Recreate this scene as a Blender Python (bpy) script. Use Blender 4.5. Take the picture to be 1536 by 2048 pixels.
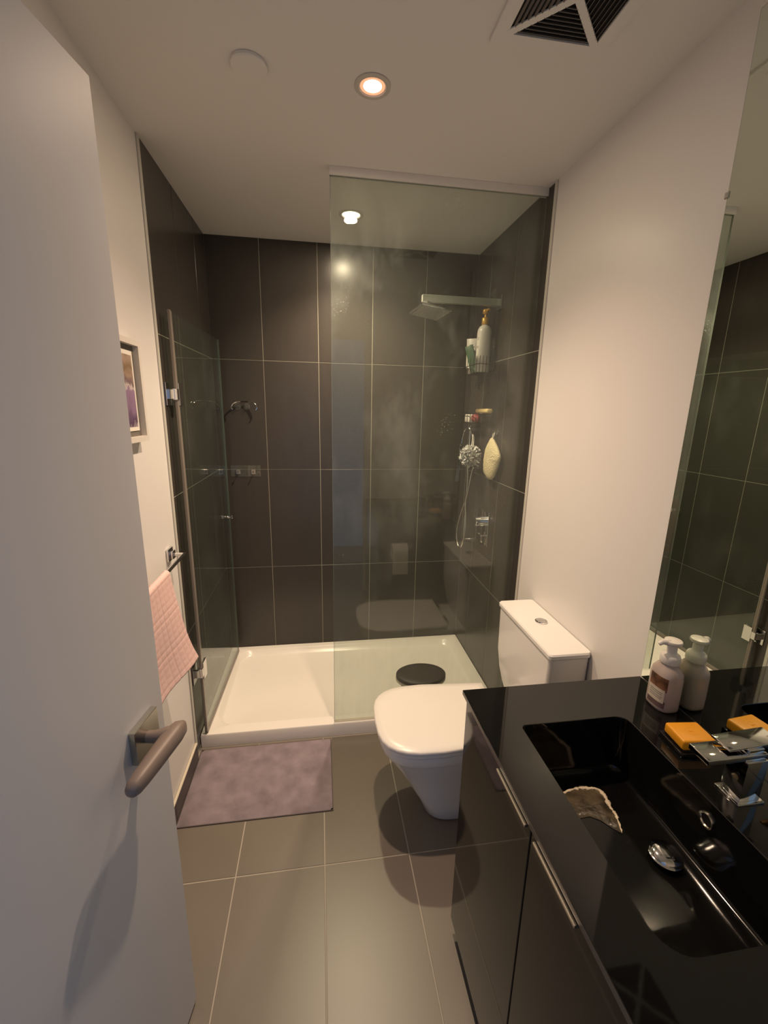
import bpy, bmesh, math, random
from mathutils import Vector, Matrix
from math import sin, cos, pi, radians
random.seed(7)
S = bpy.context.scene
COL = S.collection
for o in list(bpy.data.objects): bpy.data.objects.remove(o)

# ------------------------------------------------------------------ camera
CX, CY, CZ = 0.5691, -2.5478, 1.5506
F_PX, YAW, PITCH, ROLL = 855.726, 0.1508, -0.2349, 0.0200
cam_d = bpy.data.cameras.new('camera'); cam = bpy.data.objects.new('camera', cam_d); COL.objects.link(cam)
fwd = Vector((sin(YAW)*cos(PITCH), cos(YAW)*cos(PITCH), sin(PITCH)))
right = Vector((cos(YAW), -sin(YAW), 0)); up = right.cross(fwd)
rr = cos(ROLL)*right + sin(ROLL)*up; uu = -sin(ROLL)*right + cos(ROLL)*up
M = Matrix((rr, uu, -fwd)).transposed().to_4x4(); M.translation = (CX, CY, CZ)
cam.matrix_world = M
cam_d.sensor_fit = 'VERTICAL'; cam_d.sensor_height = 24.0; cam_d.lens = 24.0*F_PX/2048
cam_d.clip_start = 0.02; cam_d.clip_end = 50
S.camera = cam

# ------------------------------------------------------------------ world, view
W = bpy.data.worlds.new('world'); S.world = W; W.use_nodes = True
W.node_tree.nodes['Background'].inputs[0].default_value = (0.50, 0.66, 1.0, 1)   # cool daylight of the hallway
W.node_tree.nodes['Background'].inputs[1].default_value = 0.42
S.view_settings.view_transform = 'Standard'; S.view_settings.look = 'None'
S.view_settings.exposure = 0.13; S.view_settings.gamma = 1.0; S.view_settings.use_curve_mapping = False
BEAM_POWER = (70.0, 98.0)     # reflector beam
WASH_POWER = (2.9, 4.3)     # wide spill of the lens
LAMP_COL = ((1.0, 0.72, 0.51), (1.0, 0.78, 0.54))
LENS_EMIT = ((1.0, 0.70, 0.58), (1.0, 0.86, 0.60))
RIM_EMIT = ((1.0, 0.42, 0.22), (1.0, 0.82, 0.52))
LAMP_XY = ((0.725, -1.164), (0.724, -0.366))

# ------------------------------------------------------------------ materials
def mat(name, col, rough=0.5, metal=0.0, spec=0.5, bump=0.0, bscale=200., var=0.0, vscale=6., trans=0.0, coat=0.0, ior=1.45, stretch=None, sss=0.0, bdist=.001):
    m = bpy.data.materials.new(name); m.use_nodes = True
    nt = m.node_tree; b = nt.nodes['Principled BSDF']
    b.inputs['Base Color'].default_value = (*col, 1); b.inputs['Roughness'].default_value = rough
    b.inputs['Metallic'].default_value = metal; b.inputs['Specular IOR Level'].default_value = spec
    b.inputs['Transmission Weight'].default_value = trans; b.inputs['Coat Weight'].default_value = coat
    b.inputs['Coat Roughness'].default_value = 0.05; b.inputs['IOR'].default_value = ior
    if sss: b.inputs['Subsurface Weight'].default_value = sss; b.inputs['Subsurface Radius'].default_value = (.02, .02, .02)
    tc = nt.nodes.new('ShaderNodeTexCoord'); mp = nt.nodes.new('ShaderNodeMapping')
    nt.links.new(tc.outputs['Object'], mp.inputs['Vector'])
    if stretch: mp.inputs['Scale'].default_value = stretch
    if var:
        n = nt.nodes.new('ShaderNodeTexNoise'); n.inputs['Scale'].default_value = vscale; n.inputs['Detail'].default_value = 5
        nt.links.new(mp.outputs[0], n.inputs['Vector'])
        r = nt.nodes.new('ShaderNodeValToRGB')
        r.color_ramp.elements[0].position = .3; r.color_ramp.elements[1].position = .7
        r.color_ramp.elements[0].color = (*[c*(1-var) for c in col], 1)
        r.color_ramp.elements[1].color = (*[min(1, c*(1+var)) for c in col], 1)
        nt.links.new(n.outputs['Fac'], r.inputs[0]); nt.links.new(r.outputs[0], b.inputs['Base Color'])
    if bump:
        n = nt.nodes.new('ShaderNodeTexNoise'); n.inputs['Scale'].default_value = bscale; n.inputs['Detail'].default_value = 3
        nt.links.new(mp.outputs[0], n.inputs['Vector'])
        bp = nt.nodes.new('ShaderNodeBump'); bp.inputs['Strength'].default_value = bump; bp.inputs['Distance'].default_value = bdist
        nt.links.new(n.outputs['Fac'], bp.inputs['Height']); nt.links.new(bp.outputs[0], b.inputs['Normal'])
    return m

def emit_mat(name, col, s):
    m = bpy.data.materials.new(name); m.use_nodes = True; nt = m.node_tree; nt.nodes.clear()
    e = nt.nodes.new('ShaderNodeEmission'); o = nt.nodes.new('ShaderNodeOutputMaterial')
    e.inputs[0].default_value = (*col, 1); e.inputs[1].default_value = s; nt.links.new(e.outputs[0], o.inputs[0])
    return m

def glass_mat(name, tint, stains=True, haze=0.05):
    """thin architectural glass: fresnel mix of clear tinted transmission and reflection, with dried water stains"""
    m = bpy.data.materials.new(name); m.use_nodes = True; nt = m.node_tree; nt.nodes.clear(); N = nt.nodes.new; L = nt.links.new
    out = N('ShaderNodeOutputMaterial'); tr = N('ShaderNodeBsdfTransparent'); tr.inputs[0].default_value = (*tint, 1)
    gl = N('ShaderNodeBsdfGlossy'); gl.inputs['Roughness'].default_value = 0.0
    geo = N('ShaderNodeNewGeometry'); ior = N('ShaderNodeMapRange')
    ior.inputs['To Min'].default_value = 1.52; ior.inputs['To Max'].default_value = 1/1.52
    L(geo.outputs['Backfacing'], ior.inputs['Value'])
    fr = N('ShaderNodeFresnel'); L(ior.outputs[0], fr.inputs['IOR'])
    mx = N('ShaderNodeMixShader'); L(fr.outputs[0], mx.inputs[0]); L(tr.outputs[0], mx.inputs[1]); L(gl.outputs[0], mx.inputs[2])
    df = N('ShaderNodeBsdfTranslucent'); df.inputs[0].default_value = (.75, .8, .76, 1)
    d2 = N('ShaderNodeBsdfDiffuse'); d2.inputs[0].default_value = (.75, .8, .76, 1)
    ad = N('ShaderNodeMixShader'); ad.inputs[0].default_value = .5; L(df.outputs[0], ad.inputs[1]); L(d2.outputs[0], ad.inputs[2])
    mh = N('ShaderNodeMixShader'); L(mx.outputs[0], mh.inputs[1]); L(ad.outputs[0], mh.inputs[2])
    if stains:
        tc = N('ShaderNodeTexCoord')
        mp = N('ShaderNodeMapping'); mp.inputs['Scale'].default_value = (3.0, 3.0, 1.6); L(tc.outputs['Object'], mp.inputs[0])
        n1 = N('ShaderNodeTexNoise'); n1.inputs['Scale'].default_value = 1.3; n1.inputs['Detail'].default_value = 8; n1.inputs['Roughness'].default_value = .65
        L(mp.outputs[0], n1.inputs[0])
        r1 = N('ShaderNodeMapRange'); r1.inputs['From Min'].default_value = .50; r1.inputs['From Max'].default_value = .75
        r1.inputs['To Min'].default_value = haze*.35; r1.inputs['To Max'].default_value = haze*1.6; L(n1.outputs['Fac'], r1.inputs[0])
        vo = N('ShaderNodeTexVoronoi'); vo.inputs['Scale'].default_value = 85; L(tc.outputs['Object'], vo.inputs[0])
        r2 = N('ShaderNodeMapRange'); r2.inputs['From Min'].default_value = .20; r2.inputs['From Max'].default_value = .10
        r2.inputs['To Min'].default_value = 0; r2.inputs['To Max'].default_value = 1; L(vo.outputs['Distance'], r2.inputs[0])
        n2 = N('ShaderNodeTexNoise'); n2.inputs['Scale'].default_value = 4.5; L(tc.outputs['Object'], n2.inputs[0])
        r3 = N('ShaderNodeMapRange'); r3.inputs['From Min'].default_value = .66; r3.inputs['From Max'].default_value = .74
        r3.inputs['To Max'].default_value = .35; L(n2.outputs['Fac'], r3.inputs[0])
        mu = N('ShaderNodeMath'); mu.operation = 'MULTIPLY'; L(r2.outputs[0], mu.inputs[0]); L(r3.outputs[0], mu.inputs[1])
        # lime streaks near the foot of the pane
        sp = N('ShaderNodeSeparateXYZ'); L(tc.outputs['Object'], sp.inputs[0])
        mr = N('ShaderNodeMapRange'); mr.inputs['From Min'].default_value = .75; mr.inputs['From Max'].default_value = .15
        mr.inputs['To Min'].default_value = 0; mr.inputs['To Max'].default_value = haze*1.2; L(sp.outputs['Z'], mr.inputs[0])
        mp2 = N('ShaderNodeMapping'); mp2.inputs['Scale'].default_value = (60, 60, 1.5); L(tc.outputs['Object'], mp2.inputs[0])
        n3 = N('ShaderNodeTexNoise'); n3.inputs['Scale'].default_value = 1; L(mp2.outputs[0], n3.inputs[0])
        mu2 = N('ShaderNodeMath'); mu2.operation = 'MULTIPLY'; L(mr.outputs[0], mu2.inputs[0]); L(n3.outputs['Fac'], mu2.inputs[1])
        a1 = N('ShaderNodeMath'); a1.operation = 'ADD'; L(r1.outputs[0], a1.inputs[0]); L(mu.outputs[0], a1.inputs[1])
        a2 = N('ShaderNodeMath'); a2.operation = 'ADD'; a2.use_clamp = True; L(a1.outputs[0], a2.inputs[0]); L(mu2.outputs[0], a2.inputs[1])
        L(a2.outputs[0], mh.inputs[0])
    else: mh.inputs[0].default_value = haze
    L(mh.outputs[0], out.inputs[0])
    return m

MAT = {}
MAT['paint'] = mat('wall paint', (.80, .775, .745), .34, bump=.03, bscale=350, spec=.35)
MAT['ceiling'] = mat('ceiling paint', (.80, .78, .74), .75, bump=.03, bscale=300, spec=.2)
MAT['door'] = mat('door paint', (.60, .60, .605), .42, spec=.4, bump=.02, bscale=250)
MAT['tile'] = mat('wall tile', (.054, .047, .041), .27, bump=.06, bscale=60, var=.05, vscale=9, stretch=(3, 3, .6), spec=.5)
MAT['floor_tile'] = mat('floor tile', (.165, .142, .115), .36, bump=.05, bscale=120, var=.05, vscale=4, spec=.75)
MAT['grout'] = mat('grout', (.34, .32, .26), .85, bump=.2)
MAT['floor_grout'] = mat('floor grout', (.42, .38, .32), .85, bump=.2)
MAT['trim'] = mat('tile edge trim', (.60, .585, .52), .4)
MAT['ceramic'] = mat('glazed ceramic', (.82, .80, .78), .12, spec=.5)
MAT['tray'] = mat('tray acrylic', (.84, .80, .74), .22, spec=.5)
MAT['lid'] = mat('toilet lid plastic', (.84, .80, .76), .3)
MAT['black_gloss'] = mat('black glass', (.006, .006, .006), .035, spec=.62, bump=.004, bscale=18)
MAT['black_basin'] = mat('black basin glass', (.005, .005, .005), .09, spec=.34)
MAT['black_lacquer'] = mat('black lacquer', (.007, .006, .006), .05, spec=.42)
MAT['chrome'] = mat('chrome', (.72, .72, .72), .08, metal=1)
MAT['chrome_dull'] = mat('brushed steel', (.70, .66, .58), .24, metal=1)
MAT['seal'] = mat('translucent seal', (.24, .21, .18), .25)
MAT['rail'] = mat('satin aluminium', (.78, .75, .70), .5)
MAT['mirror'] = mat('mirror silver', (.78, .84, .76), .0, metal=1)
MAT['mirror_edge'] = mat('mirror edge', (.16, .17, .13), .2)
MAT['glass'] = glass_mat('shower glass', (.915, .945, .915), True, .060)
MAT['door_glass'] = glass_mat('shower door glass', (.90, .945, .915), True, .03)
MAT['clear'] = glass_mat('clear plastic', (.93, .94, .92), False, .06)
MAT['glass_edge'] = mat('glass edge', (.17, .20, .17), .15, spec=.8)
MAT['white_plastic'] = mat('white plastic', (.80, .77, .70), .3)
MAT['gold'] = mat('gold plastic', (.70, .42, .10), .3, metal=.35)
MAT['green'] = mat('green tube', (.07, .13, .075), .35)
MAT['wire'] = mat('black wire', (.012, .011, .010), .35)
MAT['print'] = mat('grey print', (.22, .21, .20), .6)
MAT['pouf'] = mat('nylon mesh', (.62, .62, .60), .5, sss=.2)
MAT['mitt'] = mat('loofah weave', (.76, .66, .42), .85, bump=1.0, bscale=160, bdist=.006)
MAT['rope'] = mat('cord', (.70, .66, .60), .8)
MAT['towel'] = mat('pink terry', (.80, .56, .53), .95, bump=1.0, bscale=900, spec=.1)
MAT['mat'] = mat('bath mat pile', (.25, .205, .228), .97, bump=1.0, bscale=420, var=.22, vscale=14, spec=.05)
MAT['mat_edge'] = mat('bath mat hem', (.09, .075, .075), .9)
MAT['stool_top'] = mat('dark seat', (.035, .026, .024), .55)
MAT['stool_rim'] = mat('grey rim', (.48, .43, .36), .4)
MAT['soap_yellow'] = mat('yellow soap', (.80, .34, .015), .35, sss=.15)
MAT['soap_cream'] = mat('cream bar', (.80, .62, .30), .5)
MAT['soap_white'] = mat('white soap box', (.74, .70, .64), .45)
MAT['soap_red'] = mat('red sachet', (.42, .10, .10), .3)
MAT['pump_frost'] = mat('frosted pump plastic', (.72, .68, .62), .35, sss=.1)
MAT['bottle_pink'] = mat('milky bottle', (.46, .38, .34), .22, sss=.1)
MAT['label_dark'] = mat('label picture', (.16, .075, .04), .4, var=.7, vscale=40)
MAT['label_cream'] = mat('label cream', (.60, .52, .42), .5)
MAT['label_purple'] = mat('label band', (.14, .09, .09), .4)
MAT['frame_white'] = mat('white frame', (.74, .70, .64), .4)
MAT['rabbet_shade'] = mat('shaded rabbet', (.16, .145, .125), .6)  # grey carries the shade of the frame's inner rabbet
MAT['paper'] = mat('paper', (.80, .76, .68), .8, bump=.1)
MAT['tissue'] = mat('tissue', (.80, .76, .72), .95, bump=.3)
MAT['vent_dark'] = mat('vent recess shade', (.02, .017, .014), .9)  # dark colour of a flat sheet standing in for the shaded vent recess
MAT['vent'] = mat('shaded vent plastic', (.20, .175, .155), .6)  # slat colour darkened to hold the shadow between the louvres
MAT['handle'] = mat('satin nickel', (.23, .18, .155), .48, metal=.1)
MAT['rose'] = mat('steel rose', (.50, .49, .44), .2, metal=1)
MAT['ring'] = mat('lamp trim', (.62, .58, .52), .35)
MAT['arm'] = mat('satin chrome arm', (.40, .42, .37), .28, metal=.2)
MAT['edge_dark'] = mat('polished worktop edge', (.085, .07, .06), .25)
MAT['tan_patch'] = mat('glossy tan patch', (.085, .066, .040), .20, spec=1.0, bump=.9, bscale=110, var=.6, vscale=40, bdist=.0012)
MAT['pale_tan'] = mat('pale patch edge', (.85, .72, .52), .3, bump=1.0, bscale=300, bdist=.002)
MAT['silicone'] = mat('silicone bead', (.66, .60, .48), .5)
MAT['drain_black'] = mat('overflow hole', (.004, .004, .004), .5)
MAT['nozzle'] = mat('grey rubber', (.42, .41, .37), .6)

# print in the frame: blocks of mauve, beige and peach
def print_mat():
    m = bpy.data.materials.new('art print'); m.use_nodes = True; nt = m.node_tree; N = nt.nodes.new; L = nt.links.new
    b = nt.nodes['Principled BSDF']; b.inputs['Roughness'].default_value = .35
    tc = N('ShaderNodeTexCoord'); sp = N('ShaderNodeSeparateXYZ'); L(tc.outputs['Object'], sp.inputs[0])
    mr = N('ShaderNodeMapRange'); mr.inputs['From Min'].default_value = 1.485; mr.inputs['From Max'].default_value = 1.80
    n = N('ShaderNodeTexNoise'); n.inputs['Scale'].default_value = 30; n.inputs['Detail'].default_value = 2; L(tc.outputs['Object'], n.inputs[0])
    ma = N('ShaderNodeMath'); ma.operation = 'MULTIPLY_ADD'; ma.inputs[1].default_value = .30
    L(sp.outputs['Z'], mr.inputs[0]); L(n.outputs['Fac'], ma.inputs[0]); L(mr.outputs[0], ma.inputs[2])
    r = N('ShaderNodeValToRGB'); L(ma.outputs[0], r.inputs[0]); cr = r.color_ramp; cr.interpolation = 'LINEAR'
    for i, (p, c) in enumerate([(.06, (.07, .03, .05)), (.13, (.50, .42, .44)), (.19, (.10, .06, .12)), (.34, (.26, .17, .28)), (.47, (.30, .20, .32)), (.50, (.60, .52, .50)), (.54, (.18, .12, .15)), (.64, (.36, .26, .19)), (.72, (.22, .15, .09)), (.84, (.44, .33, .26)), (1, (.50, .34, .28))]):
        e = cr.elements[0] if i == 0 else (cr.elements[1] if i == 1 else cr.elements.new(p))
        e.position = p; e.color = (*c, 1)
    L(r.outputs[0], b.inputs['Base Color'])
    return m
MAT['art'] = print_mat()

# ------------------------------------------------------------------ helpers
def link_mesh(name, bm, m, parent=None, smooth=True, angle=35, loc=None):
    bmesh.ops.recalc_face_normals(bm, faces=bm.faces)
    me = bpy.data.meshes.new(name); bm.to_mesh(me); bm.free()
    if isinstance(m, str): m = MAT[m]
    me.materials.append(m)
    if smooth:
        for p in me.polygons: p.use_smooth = True
        me.set_sharp_from_angle(angle=radians(angle))
    o = bpy.data.objects.new(name, me); COL.objects.link(o)
    if loc: o.location = loc
    if parent: o.parent = parent; o.matrix_parent_inverse = Matrix()
    return o

def put(o, parent):
    """keep world placement while parenting to an empty that is only translated"""
    o.parent = parent; o.matrix_parent_inverse = Matrix.Translation(-Vector(parent.location)); return o

def tag(o, label, cat, group=None):
    o['label'] = label; o['category'] = cat
    if group: o['group'] = group
    return o

def thing(name, label, cat, loc=(0, 0, 0), group=None):
    o = bpy.data.objects.new(name, None); COL.objects.link(o); o.location = loc; o.empty_display_size = .05
    return tag(o, label, cat, group)

def struct(o): o['kind'] = 'structure'; return o

def box(bm, x0, x1, y0, y1, z0, z1, bev=0.0, seg=2, rot=None, mat_=None):
    r = bmesh.ops.create_cube(bm, size=1)
    vs = r['verts']
    sx, sy, sz = abs(x1-x0), abs(y1-y0), abs(z1-z0)
    bmesh.ops.scale(bm, vec=(sx, sy, sz), verts=vs)
    if bev:
        es = list({e for v in vs for e in v.link_edges})
        rb = bmesh.ops.bevel(bm, geom=es, offset=bev, segments=seg, affect='EDGES', profile=.5)
        vs = list({v for f in rb['faces'] for v in f.verts} | {v for v in vs if v.is_valid})
        vs = [v for v in bm.verts if v.is_valid and v in set(vs)] if False else vs
    if rot is not None: bmesh.ops.transform(bm, matrix=rot, verts=vs)
    bmesh.ops.translate(bm, vec=((x0+x1)/2, (y0+y1)/2, (z0+z1)/2), verts=vs)
    return vs

def boxobj(name, m, dims, parent=None, bev=0.0, seg=2, smooth=True):
    bm = bmesh.new(); box(bm, *dims, bev=bev, seg=seg); return link_mesh(name, bm, m, parent, smooth)

def tube(bm, pts, r, n=10, closed=False, cap=True, rs=None):
    pts = [Vector(p) for p in pts]; rings = []; N_ = len(pts)
    prev = None
    for i, p in enumerate(pts):
        if closed: t = pts[(i+1) % N_]-pts[i-1]
        else: t = pts[min(i+1, N_-1)]-pts[max(i-1, 0)]
        t.normalize()
        if prev is None:
            a = Vector((0, 0, 1)) if abs(t.z) < .9 else Vector((1, 0, 0))
            nrm = t.cross(a).normalized()
        else:
            nrm = (prev - t*prev.dot(t)).normalized()
        prev = nrm; b = t.cross(nrm); rad = rs[i] if rs else r
        rings.append([bm.verts.new(p+rad*(cos(2*pi*k/n)*nrm+sin(2*pi*k/n)*b)) for k in range(n)])
    m = N_ if closed else N_-1
    for i in range(m):
        A, B = rings[i], rings[(i+1) % N_]
        for k in range(n): bm.faces.new((A[k], A[(k+1) % n], B[(k+1) % n], B[k]))
    if cap and not closed: bm.faces.new(rings[0][::-1]); bm.faces.new(rings[-1])

def smoothpath(pts, n=8):
    P = [Vector(p) for p in pts]; P = [2*P[0]-P[1]]+P+[2*P[-1]-P[-2]]; out = []
    for i in range(1, len(P)-2):
        for k in range(n):
            t = k/n
            out.append(.5*((2*P[i])+(-P[i-1]+P[i+1])*t+(2*P[i-1]-5*P[i]+4*P[i+1]-P[i+2])*t*t+(-P[i-1]+3*P[i]-3*P[i+1]+P[i+2])*t**3))
    out.append(P[-2]); return out

def lathe(bm, prof, c=(0, 0, 0), n=28, axis='Z', cap=True, sx=1, sy=1):
    rings = []
    for r, h in prof:
        ring = []
        for k in range(n):
            a = 2*pi*k/n; u, v = r*cos(a)*sx, r*sin(a)*sy
            q = {'Z': (u, v, h), 'X': (h, u, v), 'Y': (u, h, v)}[axis]
            ring.append(bm.verts.new(Vector(c)+Vector(q)))
        rings.append(ring)
    for A, B in zip(rings, rings[1:]):
        for k in range(n): bm.faces.new((A[k], A[(k+1) % n], B[(k+1) % n], B[k]))
    if cap: bm.faces.new(rings[0]); bm.faces.new(rings[-1])
    return rings

def loft(bm, rings, cap0=True, cap1=True):
    R = [[bm.verts.new(Vector(p)) for p in ring] for ring in rings]; n = len(R[0])
    for A, B in zip(R, R[1:]):
        for k in range(n): bm.faces.new((A[k], A[(k+1) % n], B[(k+1) % n], B[k]))
    if cap0: bm.faces.new(R[0][::-1])
    if cap1: bm.faces.new(R[-1])
    return R

def rrect(x0, x1, y0, y1, z, r, n=6, rs=None):
    """rounded rectangle loop, 4*(n+1) points; rs = radii of corners (x1y1, x0y1, x0y0, x1y0)"""
    rs = rs or (r,)*4; out = []
    for (cx, cy, a0), q in zip(((x1, y1, 0), (x0, y1, pi/2), (x0, y0, pi), (x1, y0, 3*pi/2)), rs):
        mx = cx-q if cx == x1 else cx+q; my = cy-q if cy == y1 else cy+q
        for k in range(n+1):
            a = a0+pi/2*k/n; out.append((mx+q*cos(a), my+q*sin(a), z))
    return out

# dimensions of the room (metres)
WX, H = 1.467, 2.40
Y0 = -2.42            # wall with the doorway
TILE_L, TILE_R = -0.815, -0.800
ZT = 0.067            # shower tray rim

# ------------------------------------------------------------------ room shell
bm = bmesh.new(); box(bm, -.10, -.001, Y0, .1, 0, H+.1); wl = struct(link_mesh('wall_left', bm, 'paint', smooth=False))
bm = bmesh.new(); box(bm, WX+.001, WX+.10, Y0, .1, 0, H+.1); wr = struct(link_mesh('wall_right', bm, 'paint', smooth=False))
bm = bmesh.new(); box(bm, 0, WX, .0012, .1, 0, H+.1); wb = struct(link_mesh('wall_back', bm, 'grout', smooth=False))
bm = bmesh.new(); box(bm, -.1, WX+.1, Y0-.06, .1, H, H+.08); struct(link_mesh('ceiling', bm, 'ceiling', smooth=False))
bm = bmesh.new(); box(bm, -.6, WX+.6, -3.7, .1, -.08, -.0014); fl = struct(link_mesh('floor', bm, 'floor_grout', smooth=False))
# front wall: the doorway the picture is taken from
bm = bmesh.new()
box(bm, -.10, .075, Y0-.06, Y0, 0, H); box(bm, .925, WX+.1, Y0-.06, Y0, 0, H); box(bm, .075, .925, Y0-.06, Y0, 2.07, H)
struct(link_mesh('wall_front', bm, 'paint', smooth=False))

def tile_piece(name, m, dims, parent, bev=.0005):
    bm = bmesh.new(); box(bm, *dims, bev=bev, seg=1)
    return link_mesh('tile', bm, m, parent, smooth=False)
G = .0016   # half joint
zs = [0.02, .6, 1.2, 1.8, H]
xs = [0, .2704, .5704, .8704, 1.1704, WX]
for x0, x1 in zip(xs, xs[1:]):
    for z0, z1 in zip(zs, zs[1:]):
        j = random.uniform(-.0004, .0004)
        tile_piece('tile', 'tile', (x0+G, x1-G, 0+j, .0020, z0+G, z1-G), wb)
# grout bed and tiles on the side walls of the shower
for side, par, ye in (('L', wl, TILE_L), ('R', wr, TILE_R)):
    ys = [0, -.2, -.5, ye]
    xa, xb = (-.0012, .0) if side == 'L' else (WX, WX+.0012)
    bm = bmesh.new()
    if side == 'L': box(bm, -.0010, -.0001, ye, .0, 0.0, H)
    else: box(bm, WX+.0001, WX+.0010, ye, .0, 0.0, H)
    link_mesh('grout_bed', bm, 'grout', par, smooth=False)
    for a, b in zip(ys, ys[1:]):
        for z0, z1 in zip(zs, zs[1:]):
            d = (-.0009, .0009, b+G, a-G, z0+G, z1-G) if side == 'L' else (WX-.0009, WX+.0009, b+G, a-G, z0+G, z1-G)
            tile_piece('tile', 'tile', d, par, .0006)
# floor tiles
fx = [0.0, .2646, .5646, .8646, 1.1646, WX]
fy = [-.745, -.768, -1.368, -1.968, -2.568, -3.168]
for x0, x1 in zip(fx, fx[1:]):
    for y1, y0 in zip(fy[1:], fy[2:]):
        tile_piece('tile', 'floor_tile', (x0+.0022, x1-.0022, y0+.0022, y1-.0022, -.004, 0), fl, .0006)
# painted-wall edge trims and the dark skirting
struct(boxobj('trim_1', 'trim', (-.0005, .0045, TILE_L-.017, TILE_L-.0002, .0, H-.001), bev=.001, seg=1))
struct(boxobj('trim_2', 'trim', (WX-.0045, WX+.0005, TILE_R-.017, TILE_R-.0002, .0, H-.001), bev=.001, seg=1))
bl = struct(boxobj('baseboard_left', 'grout', (.0, .006, Y0+.001, TILE_L-.0172, 0, .084)))
ys = [TILE_L-.0172, -1.135, -1.735, -2.335, Y0+.002]
for a, b in zip(ys, ys[1:]): tile_piece('tile', 'tile', (.0055, .0095, b+.001, a-.001, .001, .083), bl, .0008)
boxobj('silicone_bead', 'silicone', (.0, .010, Y0+.001, TILE_L-.0172, .084, .091), bl, bev=.002, seg=1)
br = struct(boxobj('baseboard_right', 'grout', (WX-.006, WX, -1.60, TILE_R-.0172, 0, .084)))
for a, b in zip([TILE_R-.0172, -1.40], [-1.40, -1.60]): tile_piece('tile', 'tile', (WX-.0095, WX-.0055, b+.001, a-.001, .001, .083), br, .0008)

# ------------------------------------------------------------------ shower tray
t = thing('shower_tray', 'low white acrylic shower tray across the full width of the tiled recess', 'shower tray', (0.73, -.38, 0))
bm = bmesh.new()
ox0, ox1, oy0, oy1 = .0015, WX-.0015, -.762, -.0015
L = [rrect(ox0, ox1, oy0, oy1, 0, .004), rrect(ox0, ox1, oy0, oy1, ZT-.006, .004), rrect(ox0+.002, ox1-.002, oy0+.003, oy1-.002, ZT-.001, .006),
     rrect(ox0+.006, ox1-.006, oy0+.008, oy1-.006, ZT, .008),
     rrect(.050, 1.425, -.705, -.045, ZT, .09), rrect(.053, 1.422, -.702, -.048, ZT-.003, .09), rrect(.066, 1.408, -.690, -.062, ZT-.026, .085),
     rrect(.078, 1.397, -.678, -.074, ZT-.031, .08), rrect(.40, 1.0, -.45, -.25, ZT-.036, .05)]
loft(bm, L, True, True); put(link_mesh('tray_body', bm, 'tray', angle=40), t)
bm = bmesh.new(); lathe(bm, [(.0, .0), (.045, .0), (.045, .003), (.038, .005), (.0, .006)], (1.17, -.33, ZT-.035), cap=False)
put(link_mesh('drain_cover', bm, 'chrome'), t)

# ------------------------------------------------------------------ fixed glass screen
GY = -.743
t = thing('shower_screen', 'fixed frameless glass shower screen with greenish tint and dried water marks beside the toilet', 'shower screen', (1.04, GY, ZT))
bm = bmesh.new(); box(bm, .6215, WX-.003, GY-.004, GY+.004, ZT+.002, 2.385); put(link_mesh('glass_pane', bm, 'glass', smooth=False), t)
bm = bmesh.new(); box(bm, .620, .6214, GY-.004, GY+.004, ZT+.002, 2.385); put(link_mesh('polished_edge', bm, 'glass_edge', smooth=False), t)
bm = bmesh.new(); box(bm, .618, WX-.002, GY-.011, GY-.005, 2.372, H-.0005); box(bm, .618, WX-.002, GY+.005, GY+.011, 2.372, H-.0005); box(bm, .6182, WX-.0022, GY-.0052, GY+.0052, 2.388, H-.0007)
put(link_mesh('ceiling_channel', bm, 'rail', smooth=False), t)
bm = bmesh.new(); box(bm, .622, WX-.003, GY-.007, GY+.007, ZT, ZT+.004, bev=.0015, seg=1); put(link_mesh('bottom_seal', bm, 'silicone', smooth=False), t)

# ------------------------------------------------------------------ hinged glass door (opened inwards against the left wall)
hx, hy, hx2, hy2 = .029, -.752, .050, -.062
L_ = math.hypot(hx2-hx, hy2-hy); ang = math.atan2(hx2-hx, hy2-hy)
def dl(u, off, z):  # point along the door: u from the hinge, off towards +X
    return Vector((hx+u*sin(ang)+off*cos(ang), hy+u*cos(ang)-off*sin(ang), z))
def dbox(bm, u0, u1, o0, o1, z0, z1, bev=0, seg=1):
    vs = box(bm, o0, o1, u0, u1, z0, z1, bev=bev, seg=seg)
    Rm = Matrix.Translation((hx, hy, 0)) @ Matrix.Rotation(-ang, 4, 'Z')
    bmesh.ops.transform(bm, matrix=Rm, verts=vs)
t = thing('shower_door', 'narrow hinged glass shower door swung open inside the shower by the left tiled wall', 'shower door', (hx, hy, .08))
DZ0, DZ1 = .082, 1.888
bm = bmesh.new(); dbox(bm, .004, L_-.0015, -.004, .004, DZ0, DZ1); put(link_mesh('glass_pane', bm, 'door_glass', smooth=False), t)
bm = bmesh.new(); dbox(bm, L_-.0014, L_, -.004, .004, DZ0, DZ1); put(link_mesh('polished_edge', bm, 'glass_edge', smooth=False), t)
bm = bmesh.new(); dbox(bm, -.008, .004, -.006, .006, DZ0, DZ1+.004, bev=.002); dbox(bm, .004, .010, -.0055, -.0042, DZ0, DZ1); dbox(bm, .004, .010, .0042, .0055, DZ0, DZ1)
put(link_mesh('seal_strip', bm, 'seal'), t)
bm = bmesh.new(); dbox(bm, .0, L_, -.006, .006, DZ0-.012, DZ0+.006, bev=.002); put(link_mesh('bottom_sweep', bm, 'seal'), t)
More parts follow.
